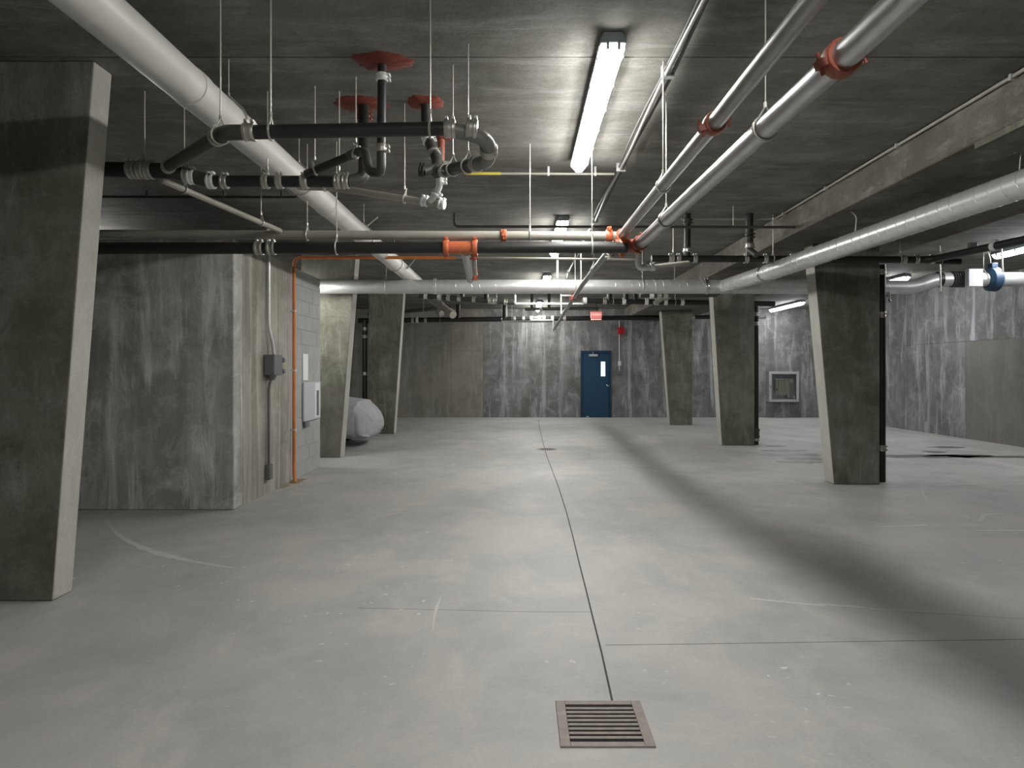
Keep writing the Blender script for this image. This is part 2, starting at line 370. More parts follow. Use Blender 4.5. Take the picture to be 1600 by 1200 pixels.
light(-6.3, 7.7, 'tube light above the utility room, hidden by the left column')  # assumed lamp, kept out of sight, added to light the ceiling band here
wlz = 2.78
wl_ = thing('wall_lamp', (-4.3, UY1+.08, wlz-.1), 'wall lamp on the back of the utility room lighting the column behind it', 'light')  # unseen lamp, assumed from the brightness of the column behind
obj('housing', MB().box((-4.5, UY1+.001, wlz-.06), (-3.2, UY1+.06, wlz+.06)), 'house', wl_, .006)
obj('diffuser', MB().loft([[V((x, UY1+.0605+dy, wlz+dz)) for dy, dz in ((0,-.055),(.05,-.035),(.06,0),(.05,.035),(0,.055))] for x in (-4.48, -3.22)]), 'lens', wl_)
obj('visor', MB().box((-4.52, UY1+.001, wlz+.06), (-3.18, UY1+.27, wlz+.07)), 'house', wl_)  # unseen hood added to keep the lamp's light off the column top
# ------------------------------------------------------------------ ducts
def spiral(parent, a, b, r, pitch=.13, mat='steel'):
    a, b = V(a), V(b); d = (b-a); L = d.length; d.normalize(); u = d.orthogonal().normalized(); q = d.cross(u)
    n = int(L/pitch*16); pts = [a+d*L*k/n+(u*math.cos(2*math.pi*k/16)+q*math.sin(2*math.pi*k/16))*(r+.001) for k in range(n+1)]
    obj('spiral_seam', MB().tube(pts, .0034, 4), mat, parent)
DR = .115; DY = 11.2; DZ = 2.875
td = thing('cross_duct', (0, DY, DZ-DR), 'long round metal duct spanning the garage from side to side', 'duct')
d0 = V((-3.6, DY, DZ)); e1 = V((6.45, DY, DZ-.01)); e2 = V((6.8, DY, DZ+.12)); e3 = V((XR-.01, DY, DZ+.12))
pipe('duct_section', [d0, (3.05, DY, DZ)], DR, 'steel', td, seg=28)
pipe('duct_section', [(3.05, DY, DZ), e1, e2, e3], DR, 'steel', td, .3, 28)
spiral(td, d0+V((1.2,0,0)), (3.0, DY, DZ), DR); spiral(td, (3.6, DY, DZ), e1-V((.35,0,0)), DR); spiral(td, e2+V((1.6,0,0)), e3, DR)
for x in (3.05, 3.5): coupling((x, DY, DZ), (1,0,0), DR, td, 'shiny', .06, 'duct_collar')
coupling((-1.4, DY, DZ), (1,0,0), DR, td, 'steel', .05, 'duct_collar')
obj('rubber_boot', MB().lathe((6.87, DY, DZ+.12), (1,0,0), [(-.03, DR), (-.03, DR+.012), (.03, DR+.012), (.03, DR)], 24), 'black', td)
obj('flexible_sleeve', MB().lathe((7.17, DY, DZ+.12), (1,0,0), [(-.12, DR)]+[(-.12+.02*k, DR+(.018 if k % 2 else .006)) for k in range(13)]+[(.12, DR)], 24), 'iron', td)
for x in (-2.2, .9, 2.0, 5.5, 7.6): hanger((x, DY, DZ+(.12 if x > 6.8 else 0)), (1,0,0), DR, td, rr=.004)
fb = thing('duct_fan', (7.75, DY, DZ), 'blue round inline fan on the silver duct at the right', 'fan')
fx = (1551-VX)*DY/F
obj('fan_casing', MB().lathe((fx, DY, DZ+.12), (1,0,0), [(-.11, DR+.003), (-.11, DR+.02), (-.06, DR+.075), (.05, DR+.085), (.09, DR+.05), (.11, DR+.02), (.11, DR+.003)], 28), 'bluepl', fb)
obj('junction_box', MB().box((fx-.05, DY-.06, DZ+.12+DR+.07), (fx+.05, DY+.06, DZ+.12+DR+.15)), 'bluepl', fb, .008)
pipe('power_cable', [(fx-.03, DY, DZ+.12+DR+.14), (fx-.06, DY-.02, DZ+.5), (fx-.12, DY-.02, ZC)], .008, 'rod', fb, .2, 8)
wx0, wx1 = (1500-VX)*DY/F, (1522-VX)*DY/F
cb = tag(obj('control_box', MB().box((wx0, DY-.22, CH+(VY-450)*DY/F), (wx1, DY-DR-.002, CH+(VY-423)*DY/F)), 'paper', None, .008), 'square white control box on the silver duct beside the blue fan', 'box')
sd = thing('spiral_duct', (3.6, 7.5, 2.7), 'shiny spiral duct slanting up to the right from the long cross duct', 'duct')
k0 = V((3.33, DY-DR-.005, DZ)); k1 = P(1197,427,9.0); k2 = P(1600,287,5.2); k3 = k2+(k2-k1)*.9
pipe('duct_section', [k0, k1], DR*.93, 'spiral', sd, seg=28)
pipe('duct_section', [k1, k3], DR*.95, 'spiral', sd, seg=28, label='long sloping spiral section')
spiral(sd, k0, k1, DR*.93, .13, 'spiral'); spiral(sd, k1, k3, DR*.95, .13, 'spiral')
coupling(k1, k1-k0, DR*.93, sd, 'shiny', .08, 'duct_collar')
for x in (1335, 1590):
    c = along(k1, k2, x); pipe('hanger_strap', [c+V((0,-.02,DR)), c+V((.01,-.03,DR+.15)), V((c.x-.03, c.y, BZ if c.x > 3.36 else ZC))], .006, 'rod', sd, .1, 6)
wd = thing('white_duct', (-1.88, 5, 2.99), 'thick off-white round duct running away along the left ceiling', 'duct')
z = 3.105; wxx = -1.88
for a, b in ((-5.5, -1.4), (-1.4, 1.2), (1.2, 3.9), (3.9, 6.6), (6.6, 9.2), (9.2, 12.5)):
    pipe('duct_section', [(wxx, a, z), (wxx, b, z)], .11, 'duct', wd, .2, 28)
    if b < 11: obj('duct_joint', MB().lathe((wxx, b, z), (0,1,0), [(-.05, .11), (-.05, .115), (.05, .115), (.05, .11)], 28), 'duct', wd)
for y in (1.6, 4.4, 5.8, 8.2, 10.2): hanger((wxx, y, z), (0,1,0), .114, wd, rr=.0045)

# ------------------------------------------------------------------ long sprinkler mains
s1 = thing('sprinkler_main', (.9, 6, 2.65), 'grey pipe running down the middle of the ceiling to the far end', 'pipe')
z1 = 2.69; a0 = V((1.0, YN+.3, z1)); a1 = V((.955, 2.4, z1)); a2 = V((.895, 6.04, z1)); a3 = V((.86, 9.5, z1)); a4 = V((.955, 19.6, z1-.02))
for p, q, r in ((a0, V((.94, 3.31, z1)), .039), (V((.94, 3.31, z1)), a2, .039), (a2, a3, .033), (a3, a4, .033)): pipe('pipe_section', [p, q], r, 'main', s1)
grooved((.94, 3.31, z1), (0,1,0), .039, s1, 'rust', ang=1.2); grooved(a2, (0,1,0), .04, s1, 'orange', .08, 1.0)
grooved(a3+V((.01,1.6,0)), (0,1,0), .033, s1, 'rust', .07, 1.0); grooved(P(952,392,6.75), (0,1,0), .033, s1, 'clamp', .05)
hanger((.925, 4.42, z1), (0,1,0), .039, s1); hanger((.87, 8.1, z1), (0,1,0), .033, s1); hanger((.90, 14., z1), (0,1,0), .033, s1)
obj('end_cap', MB().lathe(a4, (0,1,0), [(-.05, .033), (-.05, .045), (.02, .045), (.03, .03)], 14), 'white', s1)
pipe('riser', [a4, a4+V((0,0,.28)), a4+V((-.65,0,.28))], .03, 'white', s1, .06, 10)
s2 = thing('sprinkler_branch_main', (1.08, 3, 2.54), 'thicker silver pipe running beside the middle pipe, with red collars', 'pipe')
z2 = 2.59; b0 = V((1.24, YN+.3, z2)); b1 = V((1.132, 2.3, z2)); b2 = V((1.03, 5.95, z2))
for p, q in ((b0, b1), (b1, b2)): pipe('pipe_section', [p, q], .05, 'main2', s2, seg=20)
grooved((1.13, 2.4, z2), (0,1,0), .05, s2, 'rust', .065, 1.3)
for y in (3.09, 4.95): hanger((b1+(b2-b1)*((y-2.3)/3.65)).to_tuple(), (0,1,0), .05, s2)
obj('elbow', MB().tube(fillet([b2-V((0,.12,0)), b2+V((0,.06,0)), b2+V((-.2,.06,0))], .1), .062, 16), 'rust', s2)
grooved(b2-V((0,.09,0)), (0,1,0), .05, s2, 'rust', .06, .4); grooved(b2+V((-.13,.06,0)), (1,0,0), .055, s2, 'orange', .06, .4)
pipe('drain_leg', [P(997,388,6.02), P(997,419,6.02), P(1015,418,6.02)], .026, 'white', s2, .04, 10)
pipe('drain_leg', [P(1012,418,6.02), P(1062,412,6.3), P(1075,411,6.4)], .022, 'pale', s2, .04, 10)
for x in (1004, 1020): coupling(P(x, 418, 6.03), (1,0,.1), .022, s2, 'white', .04)
# cross pipes near the middle
g = thing('grey_cross_pipe', (-1.4, 6.04, 2.62), 'grey pipe crossing from the left to the middle pipe, one orange collar', 'pipe')
g0, g1 = P(150,366,6.04), P(962,369,6.04); gm = along(g0, g1, 787)
pipe('pipe_section', [g0, gm], .041, 'pale', g); pipe('pipe_section', [gm, g1], .041, 'pale', g)
grooved(gm, (1,0,0), .041, g, 'orange', .05, 1.6); grooved(g1-V((.06,0,0)), (1,0,0), .041, g, 'orange', .06, .5)
for x in (480, 828): hanger(along(g0, g1, x), (1,0,0), .041, g)
h = thing('black_cross_pipe', (-1.4, 6, 2.5), 'black pipe crossing just below the grey one with an orange tee', 'pipe')
h0, h1 = P(150,388,5.98), P(980,386.5,5.98)
pipe('pipe_section', [h0, h1], .052, 'black', h, seg=18)
hx0, hx1 = along(h0, h1, 697), along(h0, h1, 742)
tee = obj('orange_tee', MB().tube([hx0, hx1], .056, 18), 'orange', h)
for p in (hx0, hx1): grooved(p, (1,0,0), .056, h, 'orange', .045, .3)
br0, br1 = P(728,392,6.04), P(735,436,8.0)
pipe('branch_pipe', [br0, br1], .047, 'steel', h)
pipe('branch_pipe', [P(740,393,6.05), P(743,428,7.6)], .02, 'pale', h); grooved(P(742,430,7.7), (0,1,0), .02, h, 'orange', .06)
grooved(P(741,396,6.1), (0,1,-.1), .02, h, 'orange', .05)
for x in (526, 925): hanger(along(h0, h1, x), (1,0,0), .052, h)
coupling(along(h0, h1, 405), (1,0,0), .052, h, 'clamp'); coupling(along(h0, h1, 424), (1,0,0), .052, h, 'clamp')
tp = tag(obj('thin_cross_pipe', MB().tube(fillet([P(710,346,8.3)+V((0,0,.1)), P(710,354,8.3), P(1275,355,8.3)], .06), .017, 10), 'iron'), 'thin dark pipe crossing high in front of the second light', 'pipe')
obj('support_rod', MB().tube([(tp.location.x+1.2, 8.3, 3.24), (tp.location.x+1.2, 8.3, ZC)], .005, 6), 'rod', tp)
# conduits along the ceiling
q = thing('conduit_bundle', (.97, 8, 3.42), 'bundle of thin conduits along the ceiling right of the lights', 'conduit')
for dx, dz, r in ((0, 0, .013), (.03, .008, .011), (-.02, .018, .009)):
    pts = [V((.965+dx+.012*math.sin(k*1.7+dx*90), -3+k*.75, 3.445+dz+.008*math.sin(k*2.3+dx*50))) for k in range(24)]
    pipe('conduit_tube', pts, r, 'main' if dx == 0 else 'iron', q, .3, 8)
for y in (4.5, 6.6, 8.9, 11.2, 13.5): obj('conduit_strap', MB().box((.93, y-.015, 3.42), (1.015, y+.015, ZC)), 'steel', q)
r_ = thing('light_conduit', (.3, 6.73, 3.42), 'thin conduit crossing under the ceiling to the nearest light', 'conduit')
c0, c1 = PZ(725,271,3.43), PZ(960,272,3.43)
pipe('conduit_tube', [c0, c1], .012, 'pale', r_, seg=8)
obj('yellow_sleeve', MB().tube([c0+V((.02,-.001,-.001)), along(c0, c1, 783)], .0145, 8), 'yellow', r_)
for x in (857, 930): obj('conduit_strap', MB().box(along(c0, c1, x)-V((.01,.015,.02)), along(c0, c1, x)+V((.01,.015,.07))), 'steel', r_)

v = thing('left_conduit', P(300,308,7.6), 'thin black conduit close under the ceiling above the utility room', 'conduit')
pipe('conduit_tube', [P(40,307,7.6), P(463,308,7.6), P(463,303,7.6)], .014, 'black', v, .03, 8)
for x in (230, 350, 440): obj('conduit_strap', MB().box(P(x,307,7.6)-V((.01,.015,.016)), V((P(x,307,7.6).x+.01, 7.615, ZC))), 'iron', v)
for a, b in ((P(560,364,8.4), PZ(590,339,ZC)), (P(636,420,10.4), PZ(650,403,ZC))): obj('sway_brace', MB().tube([a, b], .012, 6), 'rod', wd)
# ------------------------------------------------------------------ cast-iron drain plumbing at the near left
def seal(x, y, rx, ry, parent, sd):
    c = PZ(x, y, ZC); m = MB(); ring = []
    for k in range(36):
        a = 2*math.pi*k/36; s = 1+.3*noise.noise(V((math.cos(a)*1.7, math.sin(a)*1.7, sd)))+.22*noise.noise(V((math.cos(a)*6, math.sin(a)*6, sd+3)))
        ring.append(V((c.x+math.cos(a)*rx*s, c.y+math.sin(a)*ry*s, ZC)))
    m.loft([ring, [V((c.x+(p.x-c.x)*.93, c.y+(p.y-c.y)*.93, ZC-.008)) for p in ring], [V((c.x+(p.x-c.x)*.3, c.y+(p.y-c.y)*.3, ZC-.02)) for p in ring]])
    obj('firestop_sealant', m, 'seal', parent); return c
A = thing('drain_loop', P(560,220,3.6), 'black drain pipe hung across the near ceiling, looping back at its right end', 'pipe')
ay = 3.6; J = P(258,263,4.9); A0 = P(352,207,ay); A1 = P(740,201,ay); A2 = P(763,216,ay+.04); A3 = P(764,252,3.85); A4 = P(688,268,4.75)
pipe('pipe_section', [J, A0+(J-A0)*.12], .038, 'iron', A)
pipe('elbow', [A0+(J-A0)*.14, A0, A0+V((.1,0,0))], .040, 'iron', A, .08)
pipe('pipe_section', [A0+V((.08,0,0)), A1-V((.12,0,0))], .037, 'black', A, seg=18)
pipe('elbow', [A1-V((.14,0,0)), A2, A3, A4+(A3-A4)*.8], .040, 'midgrey', A, .09)
pipe('pipe_section', [A4+(A3-A4)*.82, A4], .038, 'black', A)
for x in (390, 703): coupling(along(A0, A1, x), (1,0,0), .038, A, L=.06)
coupling(along(A0, A1, 737), (1,.0,-.1), .040, A, L=.06); coupling((A2+A3)/2, A3-A2, .04, A, L=.05); coupling(A3+(A4-A3)*.22, A4-A3, .038, A, L=.06)
coupling(A4+(A3-A4)*.12, A4-A3, .038, A, L=.05)
coupling(A0+(J-A0)*.1, J-A0, .038, A, L=.05); coupling(J+(A0-J)*.07, J-A0, .038, A, L=.06)
hanger(along(A0, A1, 423), (1,0,0), .037, A); hanger(along(A0, A1, 672), (1,0,0), .037, A); hanger(A0+(J-A0)*.06, J-A0, .04, A)
hanger(A4+(A3-A4)*.3, A4-A3, .038, A); hanger(A4+(A3-A4)*.62, A4-A3, .038, A)
B = thing('drain_main', P(400,280,4.9), 'black drain main with steel couplings below the loop at the left', 'pipe')
by = 4.9; B0 = P(20,261,by); B1 = P(262,267,by); B2 = P(548,284,by); B3 = P(569,278,by+.06); B4 = PZ(568,162,ZC)
pipe('pipe_section', [B0, B1], .054, 'black', B, seg=18)
pipe('wye_fitting', [B1-V((.1,0,-.004)), B1, P(335,284,by)], .05, 'iron', B)
pipe('pipe_section', [P(325,283,by), B2], .041, 'black', B, seg=18)
pipe('elbow', [B2-V((.04,0,0)), B3, B3+(B4-B3)*.2], .043, 'iron', B, .09)
pipe('pipe_section', [B3+(B4-B3)*.18, B4], .041, 'black', B)
for x, r in ((207, .054), (221, .054), (233, .054)): coupling(along(B0, B1, x), (1,0,0), r, B, L=.06)
for x, mt in ((292,'clamp'), (300,'white'), (330,'white'), (351,'clamp'), (415,'clamp'), (437,'clamp'), (476,'clamp'), (528,'clamp'), (540,'clamp')):
    p = along(P(262,267,by), B2, x); p.z = CH+(VY-(267+17*min(1, (x-262)/70) if x < 332 else 284))*by/F
    coupling(p, (1,0,0), .045 if x < 345 else .041, B, mt, L=.05)
coupling(B4-V((0,.0,.1)), (0,0,1), .041, B, 'rust', .06)
hanger(P(418,284,by), (1,0,0), .041, B); hanger(P(530,284,by), (1,0,0), .041, B); hanger(P(226,263,by), (1,0,0), .054, B)
seal(563,162,.19,.15,B,2.)
Cc = thing('trap_drain', P(590,250,4.42), 'slender black drain dropping from the largest red ceiling patch into a U bend', 'pipe')
C0 = PZ(597,97,ZC); C1 = P(590,262,4.42)
pipe('pipe_section', [C0, V((C0.x-.005, C0.y, C1.z+.14))], .029, 'black', Cc)
pipe('trap_bend', [V((C0.x-.005, C0.y, C1.z+.16)), V((C0.x-.005, C0.y, C1.z-.03)), P(576,268,4.55), P(571,236,4.6), P(557,238,4.65), P(545,244,4.7)], .031, 'iron', Cc, .06)
pipe('pipe_section', [P(548,243,4.69), P(478,272,4.84)], .028, 'black', Cc)
coupling(V((C0.x, C0.y, ZC-.1)), (0,0,1), .029, Cc, 'white', .05); coupling(V((C0.x-.005, C0.y, C1.z+.13)), (0,0,1), .029, Cc, 'clamp', .05)
coupling(P(556,239,4.66), (1,0,-.3), .029, Cc, 'clamp', .04)
hanger(P(492,266,4.81), (1,0,.3), .028, Cc); hanger(P(556,239,4.66), (1,0,.3), .029, Cc)
seal(597,95,.2,.13,Cc,5.)
D = thing('stub_drain', P(670,265,5.05), 'black drain stub with pale fittings dropping from a red patch behind the loop', 'pipe')
D0 = PZ(665,160,ZC)
pipe('pipe_section', [D0, P(666,214,5.1)], .037, 'black', D)
pipe('wye_fitting', [P(666,210,5.1), P(671,222,5.06), P(684,252,4.95), P(682,270,4.82)], .040, 'iron', D, .05)
pipe('end_plug', [P(684,262,4.86), P(661,268,4.8)], .033, 'iron', D); coupling(P(659,268,4.8), (1,0,-.1), .03, D, 'black', .04)
coupling(P(669,218,5.07), (.3,0,-1), .037, D, 'white', .06); coupling(P(678,240,5.0), (.4,-.3,-1), .038, D, 'clamp', .05)
pipe('galvanised_leg', [P(687,268,4.9), P(688,288,4.95), P(681,303,5.0), P(672,314,5.05)], .024, 'white', D, .05, 12)
for p, d in ((P(688,283,4.95), (0,0,1)), (P(681,302,5.0), (.6,0,1))): coupling(p, d, .024, D, 'white', .045)
seal(664,160,.15,.13,D,8.)
E = thing('small_red_stub', P(689,235,5.92), 'small red-collared pipe stub behind the drain loop', 'pipe')
pipe('pipe_section', [PZ(690,216,ZC), P(689,262,5.9)], .03, 'rust', E); seal(690,216,.07,.06,E,9.)
Dg = thing('grey_branch_pipe', P(600,305,5.1), 'pale grey pipe sloping right below the drain main to white fittings', 'pipe')
q0, q1, q2 = P(465,292,5.25), P(520,293,5.25), P(693,320,5.05)
pipe('pipe_section', [q0, q1, q2], .026, 'pale', Dg, .5)
for x in (663, 690): coupling(along(q1, q2, x), q2-q1, .026, Dg, 'white', .05)
coupling(P(508,292.5,5.25), (1,0,0), .026, Dg, 'white', .02)
hanger(along(q1, q2, 632), q2-q1, .026, Dg)
Fg = thing('thin_grey_pipe', P(340,320,5.5), 'thin grey pipe sloping from the drain main down to the grey cross pipe', 'pipe')
f0, f1 = P(252,281,4.9), P(438,361,6.0)
pipe('pipe_section', [f0, f1], .023, 'pale', Fg); hanger(along(f0, f1, 288), f1-f0, .023, Fg); hanger(along(f0, f1, 408), f1-f0, .023, Fg)

# ------------------------------------------------------------------ pipes on the right
R1 = thing('right_drain_main', P(1250,404,8.75), 'black drain main crossing above the nearest right column', 'pipe')
m0, m1, m2 = P(1018,404,8.75), P(1455,406,8.75), P(1640,366,6.8)
pipe('pipe_section', [m0, m1, m2], .045, 'black', R1, .2); pipe('pipe_section', [m1-V((.3,0,0)), P(1500,409,8.75)], .04, 'black', R1)
for x in (1048, 1060, 1086, 1166, 1196, 1238, 1412, 1432, 1456): coupling(along(m0, m1, x), (1,0,0), .045, R1, L=.055)
for x in (1052, 1208, 1406, 1470): hanger(along(m0, m1, x), (1,0,0), .045, R1, BZ if x > 1220 else ZC)
coupling(m1+(m2-m1)*.6, m2-m1, .045, R1, 'white', .07)
for x, yb in ((1074, 396), (1171, 396)):
    v = thing('drop_pipe', P(x, yb, 8.75), 'black drop pipe with a bright collar ' + ('left of the spiral duct' if x < 1100 else 'nearer the spiral duct, thicker'), 'pipe')
    pipe('pipe_section', [P(x, 400, 8.72), (P(x,400,8.72).x, 8.72, ZC)], .042 if x < 1100 else .05, 'black', v)
    coupling(P(x, 346 if x < 1100 else 368, 8.72), (0,0,1), .045, v, 'iron', .07); coupling(P(x, 391 if x < 1100 else 384, 8.72), (0,0,1), .045, v, 'shiny' if x < 1100 else 'clamp', .06)
    if x > 1100: pipe('cleanout', [P(1171,390,8.7), P(1182,399,8.6)], .04, 'iron', v)
def side_pipe(x, Y, y_top, y_bot, r, marks, label):
    v = thing('rain_pipe', P(x, y_bot, Y), label, 'pipe')
    pipe('pipe_section', [P(x, y_bot, Y), P(x, y_top, Y)], r, 'black', v, seg=14)
    for y in marks: coupling(P(x, y, Y), (0,0,1), r, v, 'clamp', .08)
    return v
side_pipe(1377.5, 9.2, 414, 753, .05, (425, 492, 700), 'black pipe running down the nearest right column')
v = side_pipe(1181, 13.85, 478, 695, .055, (491, 506, 686), 'black pipe running down the second right column with pale couplings')
coupling(P(1181,677,13.85), (0,0,1), .06, v, 'iron', .2)
pipe('sprig', [P(1183,497,13.85), P(1196,497,13.85), P(1196,493,13.85)], .02, 'white', v, .02, 8)
side_pipe(570, 16.3, 500, 672, .055, (514, 526, 584), 'black pipe running down beside the left column beyond the car')
v = thing('bent_sprinkler', P(1389,457,9.6), 'small white bent sprinkler pipe beside the nearest right column', 'sprinkler')
pipe('arm', [P(1380,458,9.2)+V((.05,0,0)), P(1390,458,9.2), P(1390,468,9.2)], .014, 'white', v, .02, 8); obj('head', MB().lathe(P(1390,468,9.2), (0,0,-1), [(0,.014),(.01,.022),(.02,.022),(.03,.008),(.04,.02),(.043,.02)], 12), 'shiny', v)
v = thing('wall_sensor', P(1515,384,8.9), 'small grey sensor box on the black main at the right', 'box')
obj('body', MB().box(P(1511,389,8.9)-V((0,.05,0)), P(1524,380,8.9)), 'steel', v, .006); pipe('stem', [P(1518,385,8.9), P(1531,384,8.9)], .008, 'rod', v, seg=8)
for a, b, l in ((1470, 455, 'thin pale rod hanging beside the silver duct elbow'), (1567, 425, 'bent pale rod right of the blue fan')):
    o = tag(obj('hanger_rod', MB().tube(fillet([P(a, b, 10.9), P(a-2, 395, 10.9), V((P(a-2,395,10.9).x, 10.9, ZC))], .1), .014, 8), 'rod'), l, 'rod')

# ------------------------------------------------------------------ far ceiling pipework
def far_pipe(name, label, x0, y0, x1, y1, Y, r, mat, coup=(), drops=(), rods=()):
    v = thing(name, P((x0+x1)/2, max(y0, y1), Y), label, 'pipe'); p, q = P(x0, y0, Y), P(x1, y1, Y)
    pipe('pipe_section', [p, q], r, mat, v, seg=12)
    for x in coup: coupling(along(p, q, x), q-p, r, v, 'white' if random.random() < .5 else 'clamp', .08)
    for x in drops:
        c = along(p, q, x); pipe('drop', [c, (c.x, c.y, ZC)], r*.95, 'black', v, seg=12)
    for x in rods: hanger(along(p, q, x), q-p, r, v)
    return v
far_pipe('far_drain_pipe', 'long black pipe crossing just in front of the end wall', 560, 501, 1042, 496, 20.6, .075, 'black', (617, 645, 652, 665, 804, 818, 830, 843, 850, 863, 882), (716, 789), (604, 688, 784, 880))
far_pipe('far_drain_pipe', 'black pipe stub with bright fittings between the far right columns', 1068, 496, 1128, 495, 19.8, .06, 'black', (1073, 1083), (), ())
far_pipe('far_drain_pipe', 'black pipe with crowded couplings left of the far lights', 655, 462, 803, 473, 15.2, .055, 'iron', (665, 686, 700, 717, 740, 765, 772, 790), (722, 760), (690, 776))
far_pipe('far_drain_pipe', 'black pipe with couplings behind the long duct right of the lights', 910, 470, 1210, 475, 15.2, .06, 'black', (914, 945, 975, 1010, 1026, 1040, 1066), (952, 978, 992), (958, 1055, 1160))
far_pipe('far_drain_pipe', 'thin dark pipe just under the long duct on the left', 575, 492, 705, 480, 17.8, .05, 'iron', (587,), (), (610, 662))
far_pipe('far_riser_pipe', 'dark cross pipe with two drops framing the farthest light', 820, 483, 935, 482, 17.6, .04, 'iron', (845,), (831, 858), ())
far_pipe('mid_drain_pipe', 'black pipe with couplings hidden behind the long duct', 1000, 462, 1120, 461, 12.6, .04, 'iron', (1018, 1030, 1040), (1122,), (1054,))
v = thing('slanting_stub', P(690,490,15.), 'thick grey pipe stub slanting up behind the long duct', 'pipe')
pipe('pipe_section', [P(672,466,15.4), P(708,492,14.6)], .085, 'pale', v); coupling(P(690,479,15), (.5,-.8,-.5), .085, v, 'clamp', .1)
pipe('elbow', [P(692,478,15), P(684,488,14.8), P(690,490,14.6)], .06, 'pale', v, .1)
v = thing('slanting_stub', P(1030,470,15.), 'short grey pipe stub with fittings hanging under the right pipe', 'pipe')
pipe('pipe_section', [P(1022,474,15), P(1048,460,15.)], .05, 'pale', v); coupling(P(1044,464,15), (1,0,.5), .05, v, 'clamp', .08)
v = thing('white_trapeze', P(857,474,17.), 'thin white pipe frame hanging before the farthest light', 'pipe')
pipe('pipe_section', [P(805,461,16.5), P(805,474.5,16.5), P(912,474.5,16.5)], .026, 'white', v, .04, 8)
pipe('pipe_section', [P(877,460,16.5), P(877,490,16.5)], .02, 'white', v, seg=8); pipe('pipe_section', [P(877,461.5,16.5), P(893,461.5,16.5), P(893,470,16.5)], .02, 'white', v, .04, 8)
for x in (805, 877): obj('hanger_rod', MB().tube([P(x, 461, 16.5), (P(x,461,16.5).x, 16.5, ZC)], .008, 6), 'rod', v)
v = tag(obj('white_rail', MB().tube([P(784,502.5,19.), P(862,502,19.)], .03, 10).tube([P(800,502,19.), V((P(800,502,19.).x, 19, ZC))], .006, 6), 'white'), 'short thin white pipe just below the far black pipe', 'pipe')
for i, (x, yt, Y) in enumerate(((910, 565, 0), )): pass
v = thing('light_drop_conduit', P(871,433,9.6), 'bright thin conduit hanging down past the second light', 'conduit')
pipe('conduit_tube', [P(871,434,9.9), (P(871,434,9.9).x, 9.9, ZC)], .014, 'white', v, seg=8)
v = thing('rod_hanger', P(908,437,10.4), 'thin pale rod hanging to the duct between light and middle pipe', 'rod')
obj('rod', MB().tube([P(908,437,11.1), (P(908,437,11.1).x, 11.1, ZC)], .012, 8), 'rod', v)

# ------------------------------------------------------------------ services on the utility room wall
oc = thing('orange_conduit', (UX+.03, 9.2, 0), 'orange pipe rising from the floor and turning along the ceiling', 'pipe')
pipe('conduit_tube', [(UX+.06, 9.16, .0), (UX+.03, 9.2, .12), (UX+.03, 9.2, 3.02), P(712,402.5,9.2)], .022, 'ocond', oc, .1, 12)
pipe('grey_extension', [P(712,402.5,9.2), P(1000,406,9.2)], .016, 'pale', oc, seg=8)
for zz in (.7, 1.5, 2.3): obj('pipe_strap', MB().box((UX-.03, 9.17, zz-.012), (UX+.054, 9.23, zz+.012)), 'steel', oc)
eb = thing('switch_box', (UX, 8.32, 1.43), 'grey electrical switch box with conduit on the utility room wall', 'electrical box')
xb = UX+.003
obj('enclosure', MB().box((xb, 8.18, 1.44), (xb+.13, 8.46, 1.69)), 'grey', eb, .01)
obj('hub', MB().lathe((xb+.06, 8.30, 1.44), (0,0,-1), [(0,.055),(.03,.05),(.06,.025)], 12), 'grey', eb)
for zz in (1.49, 1.63): obj('lever', MB().lathe((xb+.08, 8.46, zz), (0,1,0), [(0,.02),(.1,.02),(.1,.032),(.17,.032),(.18,.02)], 12), 'grey', eb)
pipe('conduit_tube', [(xb+.06, 8.36, 1.69), (xb+.05, 8.33, 1.85), (xb+.03, 8.27, 2.0), (xb+.03, 8.27, UZ+.3)], .02, 'steel', eb, .08, 10)
pipe('conduit_tube', [(xb+.06, 8.30, 1.42), (xb+.03, 8.27, 1.3), (xb+.03, 8.27, .3)], .016, 'grey', eb, .08, 10)
obj('outlet', MB().box((xb, 8.22, .18), (xb+.06, 8.33, .36)), 'grey', eb, .008)
ep = thing('breaker_panel', (UX-.03, 10.1, .77), 'pale grey breaker panel with a directory card on the block wall', 'panel')
xp = UX-.028
obj('door_panel', MB().box((xp, 9.73, .77), (xp+.03, 10.52, 1.33)), 'panelw', ep, .006)
obj('directory_card', MB().box((xp+.03, 10.24, .80), (xp+.033, 10.46, 1.31)), 'paper', ep)
obj('breaker_strip', MB().box((xp+.033, 10.30, .82), (xp+.036, 10.42, 1.2)), 'grey', ep)
pn = tag(obj('paper_notice', MB().box((xp, 9.75, 1.36), (xp+.006, 9.98, 1.74)), 'paper'), 'white paper notice stuck above the breaker panel', 'notice')
so = tag(obj('wall_socket', MB().box((xp, 9.76, .68), (xp+.04, 9.92, .77-.002)), 'grey', None, .006), 'small dark socket below the breaker panel', 'socket')

